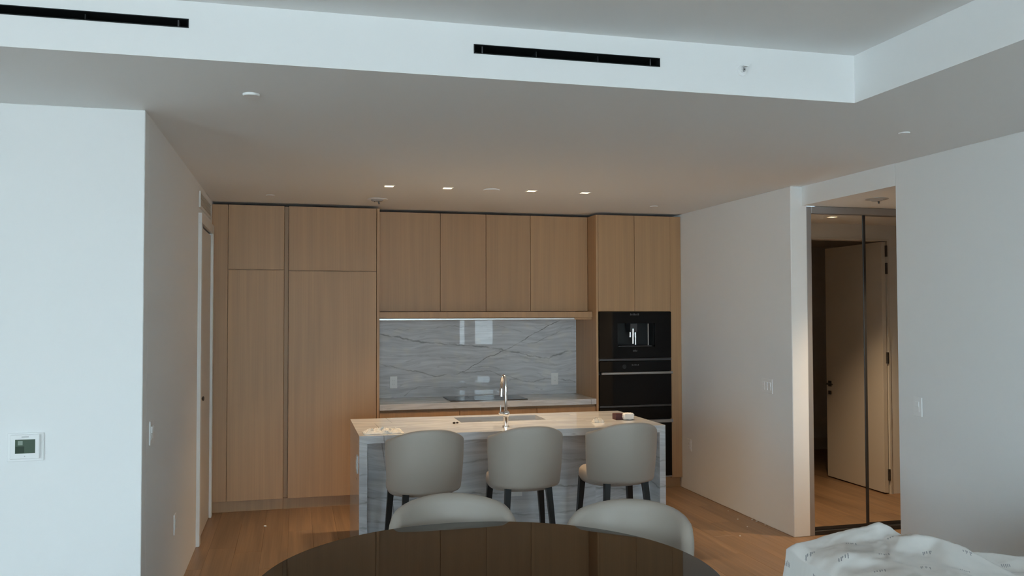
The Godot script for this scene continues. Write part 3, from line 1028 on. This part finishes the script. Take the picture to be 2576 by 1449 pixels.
func sofa() -> void:
	# sofa wrapped in milky printed film, heights of the folds from the photograph
	var K := [[1.955, 0.825, 3.12], [2.064, 0.843, 3.12], [2.157, 0.858, 3.12], [2.27, 0.877, 3.12], [2.369, 0.895, 3.12], [2.407, 0.868, 3.1], [2.433, 0.84, 3.08], [2.149, 0.838, 3.03], [2.341, 0.840, 3.04], [2.011, 0.815, 3.04],
		[2.354, 0.864, 2.98], [2.436, 0.867, 2.97], [2.513, 0.853, 2.95], [2.599, 0.823, 2.92], [2.694, 0.765, 2.86], [2.749, 0.725, 2.8], [2.799, 0.735, 3.1], [3.078, 0.692, 3.1], [2.942, 0.719, 3.1], [3.3, 0.68, 3.1], [3.6, 0.66, 3.1], [2.75, 0.70, 3.0], [3.0, 0.67, 2.95], [3.4, 0.65, 2.9], [2.62, 0.74, 3.05],
		[2.056, 0.841, 2.9], [2.268, 0.826, 2.9], [2.397, 0.812, 2.88], [1.968, 0.80, 2.95], [1.968, 0.80, 2.85], [2.15, 0.825, 2.78], [2.41, 0.80, 2.75], [2.2, 0.82, 2.4], [2.6, 0.70, 2.5], [3.2, 0.62, 2.4], [2.2, 0.8, 2.0], [3.2, 0.6, 2.0]]
	var x0 := 1.945; var x1 := 3.72; var z0 := 1.95; var z1 := 3.14
	var n := noise(1.0, 21, 4)
	var nx := 120; var nz := 90
	var rows: Array = []
	# the film is stretched flat between the folds: a net of triangles through the measured points
	K.append_array([[1.90, 0.80, 3.2], [3.8, 0.65, 3.2], [1.90, 0.80, 1.9], [3.8, 0.6, 1.9], [1.90, 0.79, 2.6], [3.8, 0.62, 2.6], [2.39, 0.88, 3.2], [2.83, 0.72, 3.2], [2.15, 0.835, 3.2]])
	var flat := PackedVector2Array()
	for k in K: flat.append(Vector2(k[0], k[2]))
	var tri := Geometry2D.triangulate_delaunay(flat)
	var plain := func(x: float, z: float):
		var p := Vector2(x, z)
		for t in range(0, tri.size(), 3):
			var a := flat[tri[t]]; var b := flat[tri[t + 1]]; var c := flat[tri[t + 2]]
			var den := (b - a).cross(c - a)
			if absf(den) < 1e-9: continue
			var u := (b - p).cross(c - p) / den
			var v := (c - p).cross(a - p) / den
			var w := 1.0 - u - v
			if u >= -1e-4 and v >= -1e-4 and w >= -1e-4:
				return u * K[tri[t]][1] + v * K[tri[t + 1]][1] + w * K[tri[t + 2]][1]
		return 0.7
	var hgt := func(x: float, z: float):
		var h: float = plain.call(x, z) * 0.4
		for o in [[0.012, 0.0], [-0.012, 0.0], [0.0, 0.012], [0.0, -0.012]]: h += 0.15 * plain.call(x + o[0], z + o[1])
		var w1 := absf(n.get_noise_2d(x * 2.2 + 0.8 * z, z * 4.0 - x))
		var w2 := absf(n.get_noise_2d(x * 7.0 + 5.0, z * 9.0 - x * 5.0))
		return h + 0.012 * (0.2 - w1) + 0.006 * (0.2 - w2)
	# rings from the floor up the sides and over the top: first the top grid, then a skirt
	var L: Array = []
	var G: Array = []
	for j in nz + 1:
		var r: Array = []
		for i in nx + 1:
			var u := float(i) / nx
			var v := 1.0 - pow(1.0 - float(j) / nz, 1.6)
			var x := lerpf(x0, x1, pow(u, 1.25))
			var z := lerpf(z0, z1, v)
			var e := minf(minf(x - x0, x1 - x), minf(z - z0, z1 - z))
			var round_off := 0.022 * pow(1.0 - clampf(e / 0.045, 0, 1), 2.0)
			r.append(P(x, hgt.call(x, z) - round_off, z))
		G.append(r)
	for j in nz:
		for i in nx:
			quad(L, G[j][i], G[j][i + 1], G[j + 1][i + 1], G[j + 1][i])
	var edge: Array = []
	for i in nx: edge.append([G[0][i], Vector3(0, 0, 1)])
	for j in nz: edge.append([G[j][nx], Vector3(1, 0, 0)])
	for i in nx: edge.append([G[nz][nx - i], Vector3(0, 0, -1)])
	for j in nz: edge.append([G[nz - j][0], Vector3(-1, 0, 0)])
	var prev: Array = edge.map(func(e): return e[0])
	for s in range(1, 15):
		var f := s / 14.0
		var row: Array = []
		for i in edge.size():
			var p: Vector3 = edge[i][0]
			var d: Vector3 = edge[i][1]
			var y := lerpf(p.y, 0.03, f)
			var ripple := n.get_noise_2d((p.x + p.z) * 7.0, y * 1.5 + 11.0) * 0.030 * smoothstep(0.0, 0.25, f)
			row.append(Vector3(p.x, y, p.z) + d * (0.012 * minf(f * 6.0, 1.0) + ripple))
		for i in row.size():
			var k := (i + 1) % row.size()
			quad(L, prev[k], prev[i], row[i], row[k])
		prev = row
	var m := Vector3.ZERO
	for p in prev: m += p / prev.size()
	for i in prev.size():
		L.append_array([prev[(i + 1) % prev.size()], prev[i], m])
	var T: Array = []
	merge(T, L)
	var t := thing("wrapped_sofa", "sofa wrapped in milky plastic film with small grey print", "sofa", P(2.83, 0, 2.55))
	var uvf := func(p: Vector3, nn: Vector3):
		if absf(nn.y) > 0.5: return Vector2(p.x * 0.9 + p.z * 0.25, p.z * 0.9)
		return Vector2((p.x + p.z) * 0.9, p.y * 0.9)
	part("plastic_cover", T, M.film, t, 70.0, uvf)
	for q in [[2.05, 2.05], [3.6, 2.05], [2.05, 3.02], [3.6, 3.02]]:
		bx("foot", q[0] - 0.03, q[0] + 0.03, 0, 0.05, q[1] - 0.03, q[1] + 0.03, M.leg_black, t)

# ---------------------------------------------------------------- closet, lamps and wall fittings
func closet() -> void:
	var z := 6.03
	var t := thing("mirrored_closet", "mirrored sliding closet with grey frame inside the hall", "closet", P(4.5, 0, 6.06))
	bx("side_jamb", 3.941, 3.985, 0.0, 2.604, z - 0.012, z + 0.08, M.silver, t, 0.003)
	bx("top_track", 3.986, 5.60, 2.548, 2.604, z - 0.012, z + 0.08, M.silver, t, 0.003)
	bx("bottom_track", 3.986, 5.60, 0.0, 0.035, z - 0.008, z + 0.08, M.dark_frame, t, 0.003)
	for k in 2:
		var a: float = [3.986, 4.480][k]
		var b: float = [4.494, 5.0][k]
		var zz := z + 0.012 + 0.022 * k
		var dm := bx("mirror_door", a + 0.009, b - 0.024, 0.062, 2.546, zz + 0.0005, zz + 0.012, M.mirror, t, 0.0)
		bx("stile", a, a + 0.008, 0.036, 2.547, zz - 0.004, zz + 0.014, M.dark_frame, dm, 0.0)
		bx("stile", b - 0.024, b, 0.036, 2.547, zz - 0.006, zz + 0.014, M.dark_frame, dm, 0.002)
		bx("rail", a + 0.009, b - 0.025, 0.036, 0.061, zz - 0.004, zz + 0.014, M.dark_frame, dm, 0.0)
	bx("end_panel", 5.0, 5.60, 0.036, 2.546, z + 0.012, z + 0.03, M.paint, t, 0.0)

func downlight(x: float, y: float, z: float, label: String, group: String, energy: float, cone: float) -> void:
	var t := thing("downlight", label, "downlight", P(x, y - 0.004, z), group)
	var T: Array = []
	zbox(T, x - 0.043, x - 0.034, y - 0.003, y, z - 0.043, z + 0.043)
	zbox(T, x + 0.034, x + 0.043, y - 0.003, y, z - 0.043, z + 0.043)
	zbox(T, x - 0.034, x + 0.034, y - 0.003, y, z - 0.043, z - 0.034)
	zbox(T, x - 0.034, x + 0.034, y - 0.003, y, z + 0.034, z + 0.043)
	part("trim_ring", T, M.plastic_white, t, 0.0)
	bx("lens", x - 0.034, x + 0.034, y - 0.002, y, z - 0.034, z + 0.034, M.lamp_lens, t, 0.0)
	var s := SpotLight3D.new()
	s.name = "lamp"
	s.light_color = Color(1.0, 0.72, 0.43).linear_to_srgb()
	s.light_energy = energy
	s.light_size = 0.03
	s.spot_angle = cone
	s.spot_angle_attenuation = 0.9
	s.spot_range = 30.0
	s.spot_attenuation = 2.0
	s.shadow_enabled = true
	t.add_child(s)
	s.position = Vector3(0, -0.012, 0)
	s.rotation.x = -PI / 2

func disc(called: String, label: String, cat: String, x: float, y: float, z: float, r: float, drop: float, m: Material, group := "") -> Node3D:
	var t := thing(called, label, cat, P(x, y - drop, z), group)
	var T: Array = []
	add_lathe(T, P(x, y, z), [[0.001, 0.0], [r, 0.0], [r, -drop * 0.5], [r * 0.93, -drop], [0.001, -drop]], 36)
	part("plate", T, m, t)
	return t

func plate(called: String, label: String, cat: String, group: String, c: Vector3, w: float, h: float, facing: Vector3, kind: String, n := 1) -> void:
	# cover plate centred at c with its back on the wall
	var t := thing(called, label, cat, c - Vector3(0, h / 2, 0), group)
	var right := Vector3.UP.cross(facing).normalized()
	var mk := func(u0, u1, v0, v1, d0, d1, nm, m):
		var a: Vector3 = c + right * u0 + Vector3.UP * v0 + facing * d0
		var b: Vector3 = c + right * u1 + Vector3.UP * v1 + facing * d1
		var T: Array = []
		add_box(T, a.min(b), a.max(b), 0.0012)
		part(nm, T, m, t, 0.0)
	mk.call(-w / 2, w / 2, -h / 2, h / 2, 0.0, 0.006, "cover_plate", M.plastic_white)
	for i in n:
		var u := (i - (n - 1) / 2.0) * 0.046
		if kind == "switch":
			mk.call(u - 0.0165, u + 0.0165, -0.033, 0.0, 0.0061, 0.0085, "rocker", M.plastic_white)
			mk.call(u - 0.0165, u + 0.0165, 0.0, 0.033, 0.0061, 0.0125, "rocker", M.plastic_white)
		else:
			for s in [-1, 1]:
				mk.call(u - 0.0165, u + 0.0165, s * 0.018 - 0.014, s * 0.018 + 0.014, 0.0061, 0.0085, "socket_face", M.plastic_white)
				for q in [-0.006, 0.006]:
					mk.call(u + q - 0.001, u + q + 0.001, s * 0.018 - 0.004, s * 0.018 + 0.005, 0.0086, 0.009, "slot", M.plastic_grey)

func fittings() -> void:
	var H := 2.757
	var dl := ["leftmost of the four kitchen downlights", "second kitchen downlight from the left, left of the ceiling speaker", "third kitchen downlight from the left, right of the ceiling speaker", "rightmost of the four kitchen downlights"]
	var dx := [0.714, 1.178, 1.873, 2.332]
	for i in 4:
		downlight(dx[i], H, 6.735, "lit square recessed lamp, " + dl[i], "kitchen downlights", 1.65, 48.0)
	downlight(4.62, 2.606, 5.425, "lit square recessed lamp in the hall ceiling, seen in the mirror", "", 4.4, 50.0)
	var t := disc("ceiling_speaker", "round white speaker grille between the middle downlights", "speaker", 1.537, H, 6.736, 0.068, 0.009, M.ceiling_paint)
	disc("ceiling_sprinkler", "white round cap in the ceiling left of the picture middle", "sprinkler", -0.196, H, 4.05, 0.038, 0.010, M.plastic_white, "flat white sprinkler caps")
	disc("ceiling_sprinkler", "white round cap in the ceiling at the right wall", "sprinkler", 3.284, H, 4.064, 0.030, 0.006, M.plastic_white, "flat white sprinkler caps")
	disc("ceiling_sprinkler", "small round cap in the ceiling above the narrow tall cabinet", "sprinkler", -0.203, H, 7.48, 0.036, 0.006, M.ceiling_paint, "flat white sprinkler caps")
	disc("ceiling_sprinkler", "small round cap in the ceiling above the oven tower", "sprinkler", 3.261, H, 7.445, 0.036, 0.006, M.ceiling_paint, "flat white sprinkler caps")
	# hanging sprinkler with its ring in front of the wall cabinets
	t = disc("hanging_sprinkler", "sprinkler with loose escutcheon hanging above the first wall cabinet", "sprinkler", 0.695, H, 7.53, 0.09, 0.007, M.plastic_white)
	var T: Array = []
	add_lathe(T, P(0.695, H - 0.007, 7.53), [[0.001, 0.0], [0.055, 0.0], [0.045, -0.012], [0.02, -0.014], [0.001, -0.014]], 28)
	part("cup", T, M.plastic_grey, t)
	T = []
	add_tube(T, [P(0.705, H - 0.012, 7.53), P(0.712, H - 0.045, 7.53)], [0.008, 0.006])
	add_tube(T, [P(0.675, H - 0.015, 7.53), P(0.67, H - 0.025, 7.53)], [0.006, 0.004])
	part("nozzle", T, M.hinge, t)
	# hall diffuser
	t = disc("ceiling_diffuser", "round grey diffuser in the hall ceiling before the mirror", "air vent", 4.21, 2.606, 5.52, 0.085, 0.006, M.plastic_grey)
	T = []
	add_lathe(T, P(4.21, 2.600, 5.52), [[0.001, 0.0], [0.05, 0.0], [0.035, -0.012], [0.001, -0.013]], 28)
	part("cone", T, M.plastic_grey, t)
	T = []
	add_tube(T, [P(4.225, 2.592, 5.52), P(4.228, 2.570, 5.52)], [0.008, 0.006])
	part("nozzle", T, M.hinge, t)
	# sprinkler on the ceiling edge
	t = thing("side_sprinkler", "small white sidewall sprinkler on the ceiling edge", "sprinkler", P(1.992, 2.85, 3.54))
	T = []
	add_lathe(T, Vector3.ZERO, [[0.001, 0.0], [0.026, 0.0], [0.024, 0.005], [0.012, 0.007], [0.011, 0.016], [0.001, 0.016]], 28)
	var ring := place(commit(T), "escutcheon", M.plastic_white, t, P(1.992, 2.872, 3.541) - t.position)
	ring.rotation.x = PI / 2
	T = []
	zbox(T, 1.989, 1.995, 2.862, 2.866, 3.515, 3.526)
	zbox(T, 1.989, 1.995, 2.878, 2.882, 3.515, 3.526)
	zbox(T, 1.987, 1.997, 2.866, 2.878, 3.516, 3.520)
	part("frame_arms", T, M.plastic_grey, t, 0.0)
	T = []
	zbox(T, 1.980, 2.006, 2.884, 2.887, 3.505, 3.525, 0.001)
	part("deflector", T, M.plastic_white, t, 0.0)
	T = []
	add_tube(T, [P(1.9915, 2.872, 3.526), P(1.9915, 2.872, 3.515)], 0.0035)
	part("bulb", T, M.hinge, t)
	# grille above the kitchen door
	t = thing("wall_grille", "pale air grille in the wall above the kitchen door", "air vent", P(-0.71, 2.585, 7.36))
	T = []
	zbox(T, -0.713, -0.700, 2.575, 2.59, 6.92, 7.80)
	zbox(T, -0.713, -0.700, 2.685, 2.70, 6.92, 7.80)
	zbox(T, -0.713, -0.700, 2.59, 2.685, 6.92, 6.935)
	zbox(T, -0.713, -0.700, 2.59, 2.685, 7.785, 7.80)
	part("frame", T, M.trim_paint, t, 0.0)
	for i in 7:
		bx("louvre", -0.713, -0.704, 2.594 + i * 0.013, 2.600 + i * 0.013, 6.935, 7.785, M.door_paint, t, 0.0)
	# switches and sockets
	plate("light_switch", "double white switch on the kitchen's left side wall", "switch", "", P(-0.714, 1.15, 4.76), 0.116, 0.122, Vector3(1, 0, 0), "switch", 2)
	plate("light_switch", "triple white switch on the wall right of the ovens", "switch", "", P(3.796, 1.152, 6.385), 0.163, 0.118, Vector3(-1, 0, 0), "switch", 3)
	plate("light_switch", "single white switch on the wall right of the hall opening", "switch", "", P(3.898, 1.149, 4.735), 0.076, 0.122, Vector3(-1, 0, 0), "switch", 1)
	plate("wall_outlet", "white socket low on the kitchen's left side wall", "outlet", "", P(-0.714, 0.46, 5.695), 0.076, 0.122, Vector3(1, 0, 0), "socket")
	plate("wall_outlet", "white socket low on the wall beside the oven tower", "outlet", "", P(3.796, 0.45, 7.84), 0.076, 0.118, Vector3(-1, 0, 0), "socket")
	plate("wall_outlet", "white socket at the backsplash's left end", "outlet", "", P(0.962, 1.069, 8.627), 0.074, 0.12, Vector3(0, 0, 1), "socket")
	plate("wall_outlet", "white socket on the backsplash right of the faucet", "outlet", "", P(2.643, 1.071, 8.627), 0.077, 0.122, Vector3(0, 0, 1), "socket")
	plate("wall_outlet", "white socket on the island's left side", "outlet", "", P(0.435, 0.690, 6.20), 0.078, 0.122, Vector3(-1, 0, 0), "socket")
	plate("wall_outlet", "white socket on the island front behind the middle stool", "outlet", "", P(1.585, 0.44, 6.20), 0.118, 0.076, Vector3(0, 0, 1), "blank", 0)
	# plaster crumbs swept against the wall
	var cr := [[3.733, 6.95, 0.006], [3.661, 6.651, 0.007], [3.608, 6.399, 0.006], [3.77, 6.604, 0.008], [3.775, 6.542, 0.009], [3.78, 6.414, 0.007], [3.406, 6.154, 0.007]]
	var which := ["farthest along the right wall towards the ovens", "second from the ovens, off the right wall", "off the right wall, level with its end", "first of the three at the foot of the right wall", "largest, middle of three at the right wall's foot", "last of the three at the foot of the right wall", "out in the open, farthest from the right wall"]
	for q in cr:
		T = []
		lumpy(T, P(q[0], q[2] * 0.5, q[1]), Vector3(q[2] * 1.3, q[2] * 0.8, q[2]) * 0.65, 9, 0.35)
		tag(part("plaster_crumb", T, M.paper, self), "tiny white plaster crumb, " + which[cr.find(q)], "crumb", "plaster crumbs by the right wall")
	T = []
	lumpy(T, P(-0.227, 0.006, 7.422), Vector3(0.011, 0.006, 0.009), 10, 0.3)
	tag(part("plaster_crumb", T, M.paper, self), "lone pale crumb on the floor before the narrow tall cabinet", "crumb")
	# thermostat
	t = thing("thermostat", "white wall thermostat with a small grey-green display", "thermostat", P(-1.2215, 1.068, 4.494))
	bx("wall_plate", -1.299, -1.144, 1.068, 1.201, 4.486, 4.494, M.plastic_white, t, 0.003)
	bx("case", -1.285, -1.158, 1.080, 1.194, 4.472, 4.486, M.plastic_white, t, 0.004)
	bx("display", -1.262, -1.177, 1.107, 1.172, 4.4705, 4.4725, M.screen, t, 0.0)
	bx("display_field", -1.260, -1.223, 1.110, 1.140, 4.470, 4.4708, M.screen_dim, t, 0.0)
	bx("display_field", -1.250, -1.230, 1.146, 1.166, 4.470, 4.4708, M.screen_lit, t, 0.0)
	bx("button", -1.223, -1.219, 1.092, 1.096, 4.471, 4.4725, M.plastic_grey, t, 0.0)
	bx("maker_print", -1.235, -1.205, 1.182, 1.186, 4.4713, 4.472, M.plastic_grey, t, 0.0)

func _ready() -> void:
	# camera solved from the photograph's lines: f = 2158 px at 2576 x 1449
	var cam := Camera3D.new()
	cam.name = "camera"
	var yaw := deg_to_rad(14.2193)
	var pit := deg_to_rad(1.6812)
	var rol := deg_to_rad(-0.1307)
	var F := Vector3(sin(yaw) * cos(pit), sin(pit), -cos(yaw) * cos(pit))
	var R0 := Vector3(cos(yaw), 0, sin(yaw))
	var U0 := R0.cross(F)
	var R := R0 * cos(rol) + U0 * sin(rol)
	var U := R0 * -sin(rol) + U0 * cos(rol)
	cam.fov = rad_to_deg(2.0 * atan(724.5 / 2157.96))
	cam.near = 0.05
	cam.far = 200.0
	add_child(cam)
	cam.transform = Transform3D(Basis(R, U, -F), Vector3(0, 1.758, 0))
	cam.current = true
	# overcast sky through the windows behind the camera
	var sky := ProceduralSkyMaterial.new()
	sky.sky_top_color = Color(0.50, 0.69, 0.86).linear_to_srgb()
	sky.sky_horizon_color = Color(0.66, 0.87, 0.98).linear_to_srgb()
	sky.sky_curve = 0.25
	sky.ground_bottom_color = Color(0.40, 0.50, 0.56).linear_to_srgb()
	sky.ground_horizon_color = Color(0.60, 0.76, 0.84).linear_to_srgb()
	sky.ground_curve = 0.2
	sky.sun_angle_max = 0.0
	sky.sky_energy_multiplier = 1.0
	var we := WorldEnvironment.new()
	we.name = "world"
	var env := Environment.new()
	env.background_mode = Environment.BG_SKY
	env.sky = Sky.new()
	env.sky.sky_material = sky
	env.background_energy_multiplier = 15.4
	env.ambient_light_source = Environment.AMBIENT_SOURCE_SKY
	env.tonemap_mode = Environment.TONE_MAPPER_LINEAR
	env.tonemap_exposure = 1.0
	env.sdfgi_enabled = true
	env.ssao_enabled = true
	env.ssil_enabled = true
	we.environment = env
	add_child(we)
	materials()
	shell()
	cabinets()
	island()
	seating()
	sofa()
	closet()
	fittings()
